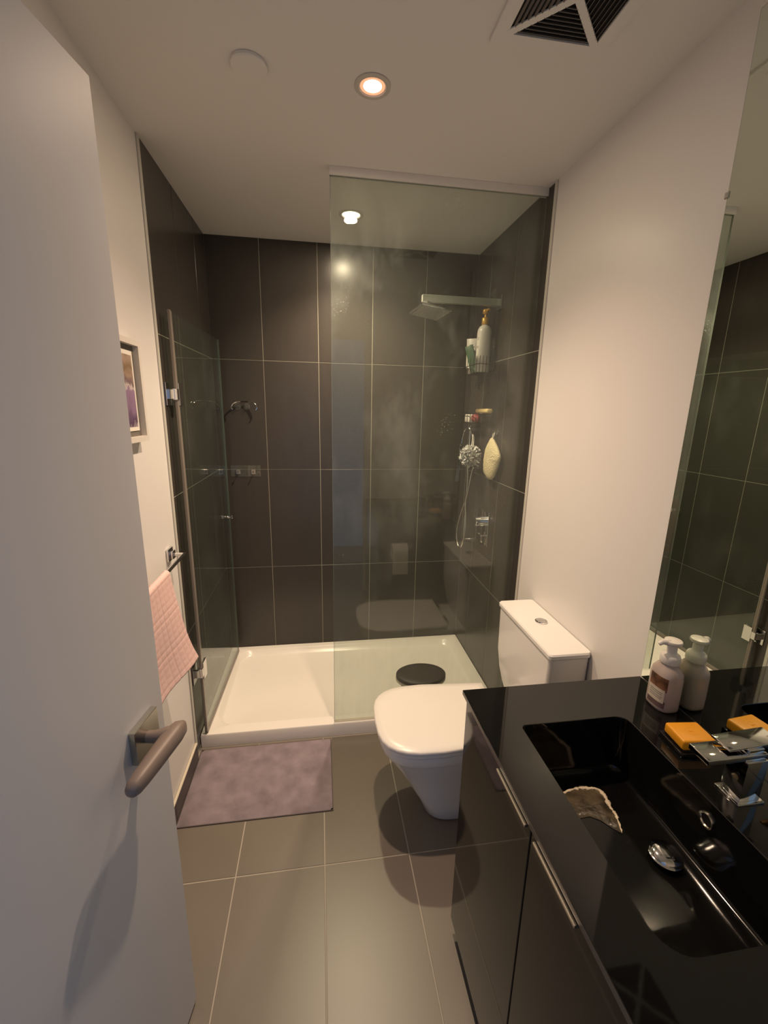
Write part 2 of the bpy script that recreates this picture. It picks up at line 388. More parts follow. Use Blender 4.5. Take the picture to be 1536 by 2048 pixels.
for zc in (1.592, .392):
    bm = bmesh.new()
    dbox(bm, .004, .050, .0045, .0095, zc-.042, zc+.042, bev=.001)
    dbox(bm, .004, .050, -.0095, -.0045, zc-.042, zc+.042, bev=.001)
    dbox(bm, -.018, .006, -.009, .009, zc-.022, zc+.022, bev=.002)
    hin = put(link_mesh('hinge', bm, 'chrome'), t)
    bm = bmesh.new(); box(bm, .0012, .0060, hy-.040, hy+.020, zc-.042, zc+.042, bev=.001, seg=1); box(bm, .006, .028, hy-.022, hy-.008, zc-.018, zc+.018, bev=.001, seg=1)
    o = link_mesh('wall_plate', bm, 'chrome'); put(o, hin); o.matrix_parent_inverse = Matrix.Translation(-Vector(t.location)) if False else hin.matrix_world.inverted()
    o.matrix_parent_inverse = Matrix()
    o.location = (0, 0, 0)
kb = dl(L_-.055, 0, .948)
bm = bmesh.new()
for s in (1, -1): lathe(bm, [(.0, s*.004), (.008, s*.004), (.006, s*.010), (.006, s*.020), (.012, s*.026), (.012, s*.030), (.010, s*.032), (.0, s*.032)], kb, n=20, axis='X', cap=False)
put(link_mesh('knob', bm, 'chrome'), t)

# ------------------------------------------------------------------ downlights
for i, ((x, y), R_) in enumerate(zip(LAMP_XY, (.037, .043))):
    lab = ('recessed ceiling downlight glowing pinkish orange in the middle of the ceiling', 'recessed ceiling downlight glowing yellow-white inside the shower behind the glass')[i]
    t = thing('downlight', lab, 'ceiling light', (x, y, H), 'ceiling downlights')
    bm = bmesh.new(); lathe(bm, [(R_+.012, -.0005), (R_+.012, -.003), (R_+.006, -.005), (R_, -.004), (R_-.003, -.001), (R_-.003, -.0003)], (x, y, H), cap=False)
    put(link_mesh('trim_ring', bm, 'ring'), t)
    bm = bmesh.new(); lathe(bm, [(R_-.012, -.0013), (R_-.007, -.0016), (R_-.003, -.0012)], (x, y, H), cap=False)
    put(link_mesh('reflector_rim', bm, emit_mat('lamp rim %d' % i, RIM_EMIT[i], 1.1 if i == 0 else 3.0)), t)
    bm = bmesh.new(); lathe(bm, [(.0, -.0014), (R_-.014, -.0014), (R_-.012, -.0010)], (x, y, H), cap=False)
    put(link_mesh('lens', bm, emit_mat('lamp lens %d' % i, LENS_EMIT[i], 7.0 if i == 0 else 22.0)), t)
    ld = bpy.data.lights.new('downlight_lamp', 'SPOT'); ld.energy = BEAM_POWER[i]; ld.color = LAMP_COL[i]
    ld.spot_size = radians(128); ld.spot_blend = 1.0; ld.shadow_soft_size = .022
    lo = bpy.data.objects.new('downlight_lamp', ld); COL.objects.link(lo); lo.location = (x, y, H-.008); put(lo, t)
    ld = bpy.data.lights.new('downlight_wash', 'AREA'); ld.energy = WASH_POWER[i]; ld.color = LAMP_COL[i]; ld.shape = 'DISK'; ld.size = .06
    lo = bpy.data.objects.new('downlight_wash', ld); COL.objects.link(lo); lo.location = (x, y, H-.007); put(lo, t)

# ceiling disc
bm = bmesh.new(); lathe(bm, [(.0, -.0005), (.045, -.0005), (.046, -.008), (.043, -.011), (.0, -.012)][::-1], (.405, -1.185, H), n=48, cap=False)
tag(link_mesh('ceiling_cover', bm, 'ceiling', angle=20), 'plain white round cover disc on the ceiling left of the downlight', 'cover disc')

# extractor vent
vx, vy = 1.117, -1.500
t = thing('ceiling_vent', 'square extractor vent with four triangles of louvres in the ceiling', 'vent', (vx, vy, H))
bm = bmesh.new(); box(bm, vx-.112, vx+.112, vy-.112, vy+.112, H-.0025, H-.0005); put(link_mesh('recess_shade', bm, 'vent_dark', smooth=False), t)
ho, hi = .140, .108
bm = bmesh.new()
for s in (-1, 1):
    box(bm, vx-ho, vx+ho, vy+s*(hi+ho)/2-(ho-hi)/2, vy+s*(hi+ho)/2+(ho-hi)/2, H-.007, H-.0005)
    box(bm, vx+s*(hi+ho)/2-(ho-hi)/2, vx+s*(hi+ho)/2+(ho-hi)/2, vy-hi, vy+hi, H-.007, H-.0005)
put(link_mesh('frame', bm, 'ceiling', smooth=False), t)
bm = bmesh.new()
for s in (-1, 1): box(bm, vx-hi*1.40, vx+hi*1.40, vy-.0085, vy+.0085, H-.0075-(s > 0)*.0004, H-.0045, rot=Matrix.Rotation(s*pi/4, 4, 'Z'))
put(link_mesh('cross_bar', bm, 'ceiling', smooth=False), t)
for q in range(4):
    for k in range(8):
        d = .026+k*.0105
        bm = bmesh.new(); w = d-.011
        vs = box(bm, -w, w, d-.0028, d+.0028, H-.0062, H-.0052, rot=Matrix.Rotation(radians(58), 4, 'X'))
        bmesh.ops.transform(bm, matrix=Matrix.Translation((vx, vy, 0)) @ Matrix.Rotation(q*pi/2, 4, 'Z'), verts=vs)
        put(link_mesh('slat', bm, 'vent', smooth=False), t)

# ------------------------------------------------------------------ toilet
TY = -1.165
def dring(xf, xc, xb, w, z, n=3.0, wb=None, N=14):
    """D-shaped loop: superellipse nose towards -X, straight sides back to xb"""
    wb = wb or w; out = []
    for k in range(N+1):
        a = -pi/2+pi*k/N; c, s = cos(a), sin(a)
        out.append((xc-(xc-xf)*abs(c)**(2/n), TY+w*math.copysign(abs(s)**(2/n), s), z))
    for k in range(1, 5): out.append((xc+(xb-xc)*k/4, TY+w+(wb-w)*k/4, z))
    for k in range(1, 5): out.append((xb, TY+wb-2*wb*k/5, z))
    for k in range(0, 4): out.append((xb+(xc-xb)*k/4, TY-wb+(wb-w)*k/4, z))
    return out
t = thing('toilet', 'white back-to-wall toilet with closed lid and square cistern between shower and vanity', 'toilet', (1.2, TY, 0))
bm = bmesh.new()
R = [dring(.965, 1.07, 1.465, .095, .0, 2.6), dring(.955, 1.06, 1.465, .102, .01, 2.6), dring(.935, 1.05, 1.465, .106, .06, 2.6), dring(.900, 1.04, 1.465, .113, .12, 2.6),
     dring(.868, 1.03, 1.465, .124, .18, 2.6), dring(.838, 1.01, 1.465, .140, .235, 2.7), dring(.806, .99, 1.465, .158, .285, 2.8, .15), dring(.786, .98, 1.465, .170, .318, 2.9, .15),
     dring(.779, .98, 1.465, .174, .330, 3.0, .15), dring(.773, .98, 1.465, .179, .338, 3.0, .15), dring(.768, .98, 1.465, .182, .365, 3.1, .155), dring(.770, .98, 1.465, .181, .374, 3.1, .155), dring(.78, .98, 1.463, .172, .378, 3.1, .15)]
loft(bm, R); put(link_mesh('bowl', bm, 'ceramic', angle=50), t)
bm = bmesh.new(); loft(bm, [dring(.766, .98, 1.24, .183, .3785, 3.1, .16), dring(.762, .98, 1.245, .186, .381, 3.1, .163), dring(.762, .98, 1.245, .186, .389, 3.1, .163), dring(.766, .98, 1.24, .183, .3915, 3.1, .16)])
put(link_mesh('seat', bm, 'lid'), t)
bm = bmesh.new(); loft(bm, [dring(.764, .98, 1.245, .185, .3925, 3.1, .165), dring(.7595, .98, 1.25, .1885, .396, 3.1, .168), dring(.7595, .98, 1.25, .1885, .404, 3.1, .168), dring(.764, .98, 1.246, .1845, .4085, 3.1, .165), dring(.79, .985, 1.22, .16, .4105, 3.1, .14)])
put(link_mesh('lid', bm, 'lid', angle=50), t)
for s in (-1, 1):
    bm = bmesh.new(); lathe(bm, [(.0, -.03), (.013, -.03), (.013, .03), (.0, .03)], (1.262, TY+s*.075, .392), n=16, axis='Y', cap=False)
    put(link_mesh('lid_hinge', bm, 'chrome'), t)
bm = bmesh.new()
loft(bm, [rrect(1.345, 1.465, TY-.155, TY+.155, .3785, .018), rrect(1.335, 1.465, TY-.172, TY+.172, .42, .018), rrect(1.325, 1.465, TY-.190, TY+.190, .48, .018),
          rrect(1.319, 1.465, TY-.203, TY+.203, .56, .016), rrect(1.317, 1.465, TY-.207, TY+.207, .745, .016)])
put(link_mesh('cistern', bm, 'ceramic', angle=50), t)
bm = bmesh.new()
loft(bm, [rrect(1.316, 1.465, TY-.209, TY+.209, .7475, .014), rrect(1.313, 1.465, TY-.213, TY+.213, .751, .014), rrect(1.313, 1.465, TY-.213, TY+.213, .763, .014), rrect(1.317, 1.465, TY-.209, TY+.209, .768, .012)])
cl = put(link_mesh('cistern_lid', bm, 'ceramic'), t)
bm = bmesh.new(); lathe(bm, [(.023, .0), (.023, .004), (.020, .0055), (.019, .004), (.0185, .004), (.0175, .0060), (.0, .0062)], (1.402, -1.150, .768), cap=False)
box(bm, 1.3805, 1.4235, -1.1505, -1.1495, .7745, .7746)
fb = put(link_mesh('flush_button', bm, 'chrome'), t)

# ------------------------------------------------------------------ vanity
VX0, VX1, VY0, VY1, VZ = .9365, 1.460, -2.405, -1.592, .828
t = thing('vanity_cabinet', 'glossy black vanity cabinet with two handled doors below the worktop', 'cabinet', (1.2, -2.0, .02))
FX = .941
def vb(name, dims, m='black_lacquer', bev=.001): 
    bm = bmesh.new(); box(bm, *dims, bev=bev, seg=1); return put(link_mesh(name, bm, m, smooth=False), t)
vb('side_panel', (FX+.019, VX1, -1.630, -1.612, .062, VZ-.0125)); vb('side_panel', (FX+.019, VX1, VY0, VY0+.018, .062, VZ-.0125))
vb('bottom_panel', (FX+.019, VX1, VY0+.018, -1.630, .062, .080)); vb('back_panel', (VX1-.012, VX1, VY0+.018, -1.630, .08, VZ-.0125))
vb('plinth', (FX+.075, VX1, VY0, -1.68, .0005, .0615))
for (a, b, h0, h1) in ((-1.9690, -1.613, -1.962, -1.832), (-2.3290, -1.9725, -2.122, -1.993)):
    d = vb('door', (FX, FX+.0175, a, b, .056, VZ-.0165), bev=.0015)
    bm = bmesh.new(); box(bm, FX-.0095, FX+.004, h0, h1, VZ-.0225, VZ-.0170, bev=.0006, seg=1)
    o = link_mesh('handle', bm, 'chrome_dull'); o.parent = d
vb('filler_panel', (FX, FX+.0175, VY0+.001, -2.333, .056, VZ-.0165))

t = thing('vanity_worktop', 'thin glossy black worktop with integrated rectangular black basin', 'worktop', (1.2, -2.0, VZ-.012))
BX0, BX1, BY0, BY1 = 1.032, 1.303, -2.188, -1.737
def proj_rect(loop, x0, x1, y0, y1, z):
    cx, cy = (BX0+BX1)/2, (BY0+BY1)/2; out = []
    n = len(loop)//4
    corners = [(x1, y1), (x0, y1), (x0, y0), (x1, y0)]
    for i, (x, y, _) in enumerate(loop):
        q, k = divmod(i, n)
        # corner group: first half slides on one side, second on the other
        X, Y = corners[q]; f = k/(n-1)
        if q == 0: p = (X, y) if f < .5 else ((x, Y) if f > .5 else (X, Y))
        elif q == 1: p = (x, Y) if f < .5 else ((X, y) if f > .5 else (X, Y))
        elif q == 2: p = (X, y) if f < .5 else ((x, Y) if f > .5 else (X, Y))
        else: p = (x, Y) if f < .5 else ((X, y) if f > .5 else (X, Y))
        out.append((p[0], p[1], z))
    return out
def bl_(d, z, dr=0): return rrect(BX0+d, BX1-d, BY0+d, BY1-d, z, 0, 6, rs=(.028+dr, .012+dr, .045+dr, .030+dr))
bm = bmesh.new()
rim = bl_(-.001, VZ)
loft(bm, [bl_(0, VZ-.012), proj_rect(rim, VX0, VX1, VY0, VY1, VZ-.012), proj_rect(rim, VX0, VX1, VY0, VY1, VZ-.0012), proj_rect(rim, VX0+.001, VX1-.001, VY0+.001, VY1-.001, VZ), bl_(-.001, VZ), bl_(0, VZ-.0015), bl_(0, VZ-.012)], False, False)
put(link_mesh('top', bm, 'black_gloss', angle=30), t)
bm = bmesh.new(); box(bm, VX0-.0006, VX0+.0004, VY0+.001, VY1-.001, VZ-.0118, VZ-.0012); put(link_mesh('polished_edge', bm, 'edge_dark', smooth=False), t)
def slope(loop, zc):  # floor falls towards the wall side
    return [(x, y, zc) for x, y, z in loop]
bm = bmesh.new()
bl = [bl_(-.003, VZ-.0124), bl_(.0, VZ-.0128), bl_(.001, .75), slope(bl_(.003, 0), .694), slope(bl_(.008, 0), .686), slope(bl_(.02, 0), .684), slope(bl_(.07, 0), .682)]
loft(bm, bl, False, True); o = link_mesh('basin', bm, 'black_basin', angle=50); bm2 = None; put(o, t)
bm = bmesh.new(); c = (BX1-.001, -1.979, .787)
lathe(bm, [(.0105, .001), (.0125, -.003), (.0155, -.004), (.0165, -.001), (.0165, .001)], c, axis='X', cap=False); put(link_mesh('overflow_ring', bm, 'chrome_dull'), t)
bm = bmesh.new(); lathe(bm, [(.0, -.0005), (.0105, -.0005), (.0105, .001)], c, axis='X', cap=False); put(link_mesh('overflow_hole', bm, 'drain_black'), t)
bm = bmesh.new(); c = (1.243, -1.965, .6895)
lathe(bm, [(.030, .0), (.031, .003), (.028, .005), (.020, .006)], c, cap=False); lathe(bm, [(.012, .004), (.027, .007), (.028, .010), (.023, .014), (.012, .0165), (.0, .017)], c, n=32, cap=False)
put(link_mesh('waste_plug', bm, 'chrome'), t)

# glossy tan patch with a paler bumpy edge on the basin floor
PATCH = [(1.085, -1.812), (1.100, -1.803), (1.123, -1.799), (1.145, -1.793), (1.166, -1.791), (1.190, -1.794), (1.208, -1.799), (1.214, -1.812), (1.213, -1.828), (1.208, -1.846), (1.209, -1.862), (1.204, -1.878), (1.194, -1.906), (1.180, -1.892), (1.166, -1.872), (1.148, -1.860), (1.120, -1.862), (1.092, -1.850), (1.080, -1.830)]
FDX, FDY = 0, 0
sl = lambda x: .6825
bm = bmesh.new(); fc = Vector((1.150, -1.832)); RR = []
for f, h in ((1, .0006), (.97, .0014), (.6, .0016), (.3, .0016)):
    RR.append([bm.verts.new((fc.x+(x-fc.x)*f+FDX, fc.y+(y-fc.y)*f+FDY, sl(x)+h+(random.uniform(-.00012, .00012) if f < 1 else 0))) for x, y in PATCH])
n_ = len(PATCH)
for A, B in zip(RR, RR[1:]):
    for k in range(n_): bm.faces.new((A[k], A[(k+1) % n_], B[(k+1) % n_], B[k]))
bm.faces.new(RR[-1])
patch_obj = tag(link_mesh('basin_patch', bm, 'tan_patch', angle=80), 'glossy tan patch with a pale edge in the black basin', 'soap residue')

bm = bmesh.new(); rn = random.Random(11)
fp = smoothpath([(x, y+.0015, .6845) for x, y in PATCH[1:13]], 5)
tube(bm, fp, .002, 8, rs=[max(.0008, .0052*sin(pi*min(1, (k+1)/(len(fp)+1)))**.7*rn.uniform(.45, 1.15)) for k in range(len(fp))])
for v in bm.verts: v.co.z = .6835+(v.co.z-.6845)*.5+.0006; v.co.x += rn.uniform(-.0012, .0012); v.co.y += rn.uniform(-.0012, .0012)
o = link_mesh('pale_edge', bm, 'pale_tan', angle=80); o.parent = patch_obj

# mirror
t = thing('wall_mirror', 'tall frameless mirror on the right wall standing on the worktop', 'mirror', (WX-.003, -1.99, VZ))
bm = bmesh.new(); box(bm, WX-.0058, WX-.0003, -2.405, -1.5945, VZ+.001, 2.350); put(link_mesh('glass_plate', bm, 'mirror_edge', smooth=False), t)
bm = bmesh.new(); v = [bm.verts.new(q) for q in ((WX-.0062, -2.404, VZ+.002), (WX-.0062, -1.5955, VZ+.002), (WX-.0062, -1.5955, 2.349), (WX-.0062, -2.404, 2.349))]; bm.faces.new(v)
for f in bm.faces: f.normal_update()
o = link_mesh('silvered_face', bm, 'mirror', smooth=False); put(o, t)
bm = bmesh.new(); box(bm, WX-.009, WX-.0003, -1.599, -1.589, 2.015, 2.028, bev=.001, seg=1); put(link_mesh('mirror_clip', bm, 'chrome'), t)

# ------------------------------------------------------------------ faucet
t = thing('basin_faucet', 'chrome square basin mixer tap with flat plate handle behind the basin', 'faucet', (1.375, -1.967, VZ))
def pb(name, dims, m='chrome', bev=.0015, rot=None, par=None):
    bm = bmesh.new(); box(bm, *dims, bev=bev, seg=2, rot=rot); o = link_mesh(name, bm, m); put(o, t); return o
pb('base_plate', (1.345, 1.404, -1.995, -1.942, VZ, VZ+.004))
pb('body', (1.352, 1.397, -1.989, -1.948, VZ+.004, .922))
pb('spout', (1.268, 1.397, -1.986, -1.941, .9225, .934))
pb('handle', (1.318, 1.432, -1.978, -1.937, .9430, .9480), rot=Matrix.Rotation(radians(-3), 4, 'Y'))
pb('cartridge', (1.358, 1.391, -1.982, -1.955, .934, .9430))

# soap on its dish
bm = bmesh.new(); vs = box(bm, -.042, .042, -.037, .037, 0, .010, bev=.003); vs2 = box(bm, -.034, .034, -.03, .03, .0101, .0125, bev=.001, seg=1)
o = link_mesh('soap_dish', bm, 'black_lacquer'); o.location = (1.378, -1.842, VZ); o.rotation_euler = (0, 0, radians(-6))
tag(o, 'small black soap dish on the worktop beside the tap', 'soap dish')
bm = bmesh.new(); box(bm, -.038, .038, -.031, .031, 0, .024, bev=.005, seg=3)
soap = link_mesh('soap_bar', bm, 'soap_yellow'); soap.location = (1.380, -1.842, VZ+.0127); soap.rotation_euler = (0, 0, radians(-6))
tag(soap, 'square orange-yellow soap bar on a black dish beside the tap', 'soap')
bm = bmesh.new()
lathe(bm, [(.010, .0), (.0115, .0004), (.013, .0)], (0, 0, .0241), n=24, cap=False); box(bm, -.005, .005, -.001, .001, .0240, .0246)
o = link_mesh('embossed_mark', bm, 'soap_yellow'); o.parent = soap

# foaming hand soap bottle
bx, by = 1.4245, -1.712
t = thing('soap_bottle', 'milky foaming hand soap bottle with frosted pump against the mirror', 'soap bottle', (bx, by, VZ))
bm = bmesh.new()
def oval(rx, ry, z, n=28, p=2.8): 
    return [(bx+rx*math.copysign(abs(cos(a))**(2/p), cos(a)), by+ry*math.copysign(abs(sin(a))**(2/p), sin(a)), z) for a in [2*pi*k/n for k in range(n)]]
loft(bm, [oval(.026, .030, VZ), oval(.0295, .0345, VZ+.004), oval(.030, .0350, VZ+.012), oval(.030, .035, VZ+.088), oval(.028, .033, VZ+.102), oval(.023, .026, VZ+.114, p=2.3), oval(.0195, .0195, VZ+.120, p=2), oval(.019, .019, VZ+.124, p=2)])
put(link_mesh('bottle', bm, 'bottle_pink', angle=60), t)
bm = bmesh.new(); c = (bx, by, VZ+.124)
lathe(bm, [(.0215, .0), (.0225, .003), (.0225, .016), (.020, .022), (.0125, .026), (.0115, .030), (.0115, .048), (.014, .050), (.019, .052), (.0205, .056), (.019, .060), (.010, .0625), (.0, .063)], c, cap=False)
pm = put(link_mesh('pump', bm, 'pump_frost', angle=50), t)
bm = bmesh.new(); tube(bm, [(bx-.010, by+.000, VZ+.179), (bx-.026, by+.004, VZ+.179), (bx-.034, by+.006, VZ+.173)], .0065, 12, rs=[.009, .0065, .005])
put(link_mesh('nozzle', bm, 'pump_frost'), t)
# label wrapped on the face turned to the room (-X / -Y)
def label_patch(name, a0, a1, z0, z1, m, r=1.012, off=0):
    bm = bmesh.new(); rows = []
    for z in (z0, z1):
        row = []
        for k in range(9):
            a = a0+(a1-a0)*k/8; q = oval(.030*r, .035*r, z)[0]
            ca, sa = cos(a), sin(a); p = 2.8
            row.append(bm.verts.new((bx+.030*(r+off)*math.copysign(abs(ca)**(2/p), ca), by+.035*(r+off)*math.copysign(abs(sa)**(2/p), sa), z)))
        rows.append(row)
    for k in range(8): bm.faces.new((rows[0][k], rows[0][k+1], rows[1][k+1], rows[1][k]))
    return put(link_mesh(name, bm, m), t)
A0, A1 = radians(160), radians(232)
label_patch('label', A0, A1, VZ+.058, VZ+.094, 'label_dark')
label_patch('label', A0, A1, VZ+.012, VZ+.030, 'label_purple')
label_patch('label', A0, radians(224), VZ+.026, VZ+.062, 'label_cream', off=.012)
for k, zz in enumerate((.052, .047, .041, .036)): label_patch('label_print', A0+.14+.04*(k % 2), radians(214)-.05*(k % 2), VZ+zz, VZ+zz+.0016, 'print', off=.02)

# ------------------------------------------------------------------ toilet roll on the end of the vanity
ry, rz = -1.548, .655
t = thing('toilet_roll', 'white toilet roll with a hanging sheet on the end panel of the vanity', 'toilet roll', (1.07, ry, rz))
bm = bmesh.new(); rings = lathe(bm, [(.020, -.05), (.052, -.05), (.052, .05), (.020, .05), (.020, -.05)], (1.07, ry, rz), axis='X', cap=False); put(link_mesh('roll', bm, 'tissue'), t)
bm = bmesh.new(); box(bm, 1.02, 1.12, ry+.0515, ry+.0527, .515, rz, bev=0); put(link_mesh('hanging_sheet', bm, 'tissue', smooth=False), t)
t = thing('roll_holder', 'chrome toilet roll holder arm on the end panel of the vanity', 'roll holder', (1.15, -1.61, rz))
bm = bmesh.new(); tube(bm, smoothpath([(1.150, -1.6115, rz+.0138), (1.150, -1.575, rz+.0138), (1.148, -1.552, rz+.0138), (1.13, ry, rz+.0138), (1.01, ry, rz+.0138)], 5), .006, 10); put(link_mesh('arm', bm, 'chrome'), t)
bm = bmesh.new(); lathe(bm, [(.0, .0), (.022, .0), (.022, .006), (.0, .007)], (1.15, -1.6118, rz+.0138), axis='Y', cap=False); put(link_mesh('wall_plate', bm, 'chrome'), t)

# ------------------------------------------------------------------ room door
dx, dy = .221, -1.677; dd = Vector((-.165, -1, 0)).normalized(); dn = Vector((1, -.165, 0)).normalized(); DL = .742
def door_pt(s, off, z): q = Vector((dx, dy, z))+dd*s+dn*off; return q
def door_box(bm, s0, s1, o0, o1, z0, z1, bev=0, seg=2):
    vs = box(bm, o0, o1, s0, s1, z0, z1, bev=bev, seg=seg)
    Rm = Matrix(((dn.x, dd.x, 0, dx), (dn.y, dd.y, 0, dy), (0, 0, 1, 0), (0, 0, 0, 1)))
    bmesh.ops.transform(bm, matrix=Rm, verts=vs)
bm = bmesh.new(); door_box(bm, 0, DL, -.040, 0, .010, 2.050, bev=.0015, seg=2)
door = struct(link_mesh('door_1', bm, 'door', smooth=False))
bm = bmesh.new(); door_box(bm, .042, .122, .0005, .013, .872, .944, bev=.001, seg=1); o = link_mesh('handle_rose', bm, 'rose'); o.parent = door
ho_ = []
zc = .906
path = smoothpath([(.083, .010), (.083, .030), (.078, .047), (.068, .060), (.080, .0635), (.110, .062), (.150, .060), (.190, .058), (.212, .057)], 6)
bm = bmesh.new()
pts = [(.083, .008, .0115, .0105), (.083, .022, .0120, .0105), (.081, .036, .0135, .011), (.076, .048, .0155, .0125), (.074, .054, .0150, .014)]
# neck
P = [door_pt(s, o_, zc) for s, o_, a, b in pts]; tube(bm, P, .01, 16, rs=[a for *_, a, b in pts])
# lever blade: flattened rounded bar running back along the door
rings = []
for s, h, th, oc in ((.040, .004, .003, .066), (.043, .011, .007, .065), (.052, .0165, .0150, .062), (.072, .0185, .0195, .059), (.10, .0185, .0190, .057), (.14, .0180, .0175, .055), (.178, .0168, .0155, .053), (.197, .0152, .0138, .052), (.207, .011, .010, .0515), (.211, .004, .003, .051)):
    rings.append([tuple(door_pt(s, oc+th*math.copysign(abs(cos(a))**.8, cos(a)), zc-.004+h*math.copysign(abs(sin(a))**.8, sin(a)))) for a in [2*pi*k/18 for k in range(18)]])
loft(bm, rings)
o = link_mesh('door_handle', bm, 'handle', angle=60); o.parent = door
# closer hinge leaves
for z in (.25, 1.05, 1.85):
    bm = bmesh.new(); q = door_pt(DL+.004, 0, z); lathe(bm, [(.0, -.045), (.006, -.045), (.006, .045), (.0, .045)], q, n=14, cap=False)
    o = link_mesh('hinge', bm, 'chrome_dull'); o.parent = door

# ------------------------------------------------------------------ bath mat
t = thing('bath_mat', 'mauve-grey bath mat on the floor in front of the shower tray', 'bath mat', (.3, -.97, 0))
bm = bmesh.new()
nx, ny = 60, 44; x0, x1, y0, y1 = .012, .598, -1.160, -.783
g = [[None]*(ny+1) for _ in range(nx+1)]
for i in range(nx+1):
    for j in range(ny+1):
        u, v = i/nx, j/ny; e = min(u, 1-u, v, 1-v)
        z = .0035+.008*min(1, e*18)+.0012*sin(17*u+3*sin(9*v))*sin(13*v+2*sin(7*u))*(e > .03)
        g[i][j] = bm.verts.new((x0+(x1-x0)*u, y0+(y1-y0)*v, z))
for i in range(nx):
    for j in range(ny): bm.faces.new((g[i][j], g[i+1][j], g[i+1][j+1], g[i][j+1]))
put(link_mesh('pile', bm, 'mat'), t)
bm = bmesh.new(); box(bm, x0-.003, x1+.003, y0-.004, y1+.002, .0004, .0035); put(link_mesh('hem', bm, 'mat_edge', smooth=False), t)

# ------------------------------------------------------------------ towel bar and towel
t = thing('towel_bar', 'small chrome towel bar on the left wall beside the shower', 'towel bar', (0, -.92, 1.0))
bm = bmesh.new(); box(bm, .0, .010, -.944, -.896, .982, 1.030, bev=.002); box(bm, .010, .022, -.934, -.906, .990, 1.020, bev=.002); put(link_mesh('wall_plate', bm, 'chrome'), t)
bm = bmesh.new(); box(bm, .0, .010, -1.404, -1.356, .982, 1.030, bev=.002); put(link_mesh('wall_plate', bm, 'chrome'), t)
bm = bmesh.new(); tube(bm, [(.012, -.920, 1.005), (.058, -.920, 1.005)], .0065, 12); tube(bm, [(.012, -1.38, 1.005), (.058, -1.38, 1.005)], .0065, 12); tube(bm, [(.056, -.916, 1.005), (.056, -1.386, 1.005)], .0065, 12)
put(link_mesh('rail', bm, 'chrome'), t)
bm = bmesh.new(); ny, ns = 72, 150; path = []
# profile over the bar: back drop, over the top, front drop
for k in range(ns+1):
    s = k/ns
    if s < .36: q = s/.36; path.append((.044-.002*sin(q*pi), .780+(1.004-.780)*q, 0))
    elif s < .42: q = (s-.36)/.06; a = pi*(1-q); path.append((.056+.0115*cos(a), 1.005+.0115*sin(a), 0))
    else: q = (s-.42)/.58; path.append((.0675+.030*q**1.6+.004*sin(q*5), 1.004-(1.004-.660)*q, q))
g = []
for k, (x, z, q) in enumerate(path):
    row = []
    for j in range(ny+1):
        v = j/ny; y = -1.118-.262*v
        s_m = k/ns*.62; ym = v*.262
        a = abs(((s_m/.024) % 1)-.5)*2; b = abs(((ym/.030) % 1)-.5)*2
        h = .0022*(1-max(a, b)**9)
        wob = .012*q*sin(v*5.5+.7)-.012*q*v
        flare = q*q*.050*(1-v)
        yy = y+ .012*q*(1-v)
        row.append(bm.verts.new((x+h+wob*.6+flare*.4, yy+flare*.8, z+.016*q*v)))
    g.append(row)
for k in range(ns):
    for j in range(ny): bm.faces.new((g[k][j], g[k+1][j], g[k+1][j+1], g[k][j+1]))
tw = link_mesh('hand_towel', bm, 'towel', angle=70)
sm = tw.modifiers.new('thick', 'SOLIDIFY'); sm.thickness = .003; sm.offset = -1
tag(tw, 'pink quilted hand towel hanging from the bar on the left wall', 'towel')

# ------------------------------------------------------------------ framed picture
t = thing('picture_frame', 'white framed picture in mauve tones on the left wall partly behind the door', 'picture', (0, -1.19, 1.43))
fy0, fy1, fz0, fz1 = -1.300, -1.060, 1.440, 1.738
def fr_ring(x0, x1, a, b, c, d, w, m, name):
    bm = bmesh.new(); box(bm, x0, x1, a, b, d-w, d); box(bm, x0, x1, a, b, c, c+w); box(bm, x0, x1, a, a+w, c+w, d-w); box(bm, x0, x1, b-w, b, c+w, d-w)
    return put(link_mesh(name, bm, m, smooth=False), t)
fr_ring(.0005, .028, fy0, fy1, fz0, fz1, .016, 'frame_white', 'frame')
fr_ring(.0005, .012, fy0+.016, fy1-.016, fz0+.016, fz1-.016, .017, 'rabbet_shade', 'inner_rabbet')
bm = bmesh.new(); box(bm, .0005, .0145, fy0+.033, fy1-.033, fz0+.033, fz1-.033); put(link_mesh('paper_border', bm, 'paper', smooth=False), t)
bm = bmesh.new(); box(bm, .0145, .0150, fy0+.042, fy1-.042, fz0+.045, fz1-.045); put(link_mesh('print', bm, 'art', smooth=False), t)

# ------------------------------------------------------------------ shower fittings on the right wall
t = thing('rain_shower', 'square rain shower head on a flat chrome arm from the right wall', 'shower head', (WX, -.35, 2.07))
def tb(name, dims, m='chrome', bev=.001, rot=None):
    bm = bmesh.new(); box(bm, *dims, bev=bev, seg=1, rot=rot); return put(link_mesh(name, bm, m), t)
tb('arm', (1.068, WX-.008, -.362, -.338, 2.060, 2.092), 'arm'); tb('wall_flange', (WX-.010, WX-.0013, -.382, -.318, 2.044, 2.108))
Rh = Matrix.Translation((1.105, -.372, 2.008)) @ Matrix.Rotation(.19, 4, 'Z') @ Matrix.Rotation(.126, 4, 'Y') @ Matrix.Rotation(-.10, 4, 'X')
bm = bmesh.new(); vs = box(bm, -.0765, .0765, -.0765, .0765, 0, .010, bev=.002, seg=1); bmesh.ops.transform(bm, matrix=Rh, verts=vs); put(link_mesh('head', bm, 'chrome'), t)
bm = bmesh.new(); vs = box(bm, -.070, .070, -.070, .070, -.002, -.0002); bmesh.ops.transform(bm, matrix=Rh, verts=vs); put(link_mesh('face_plate', bm, 'nozzle', smooth=False), t)
bm = bmesh.new()
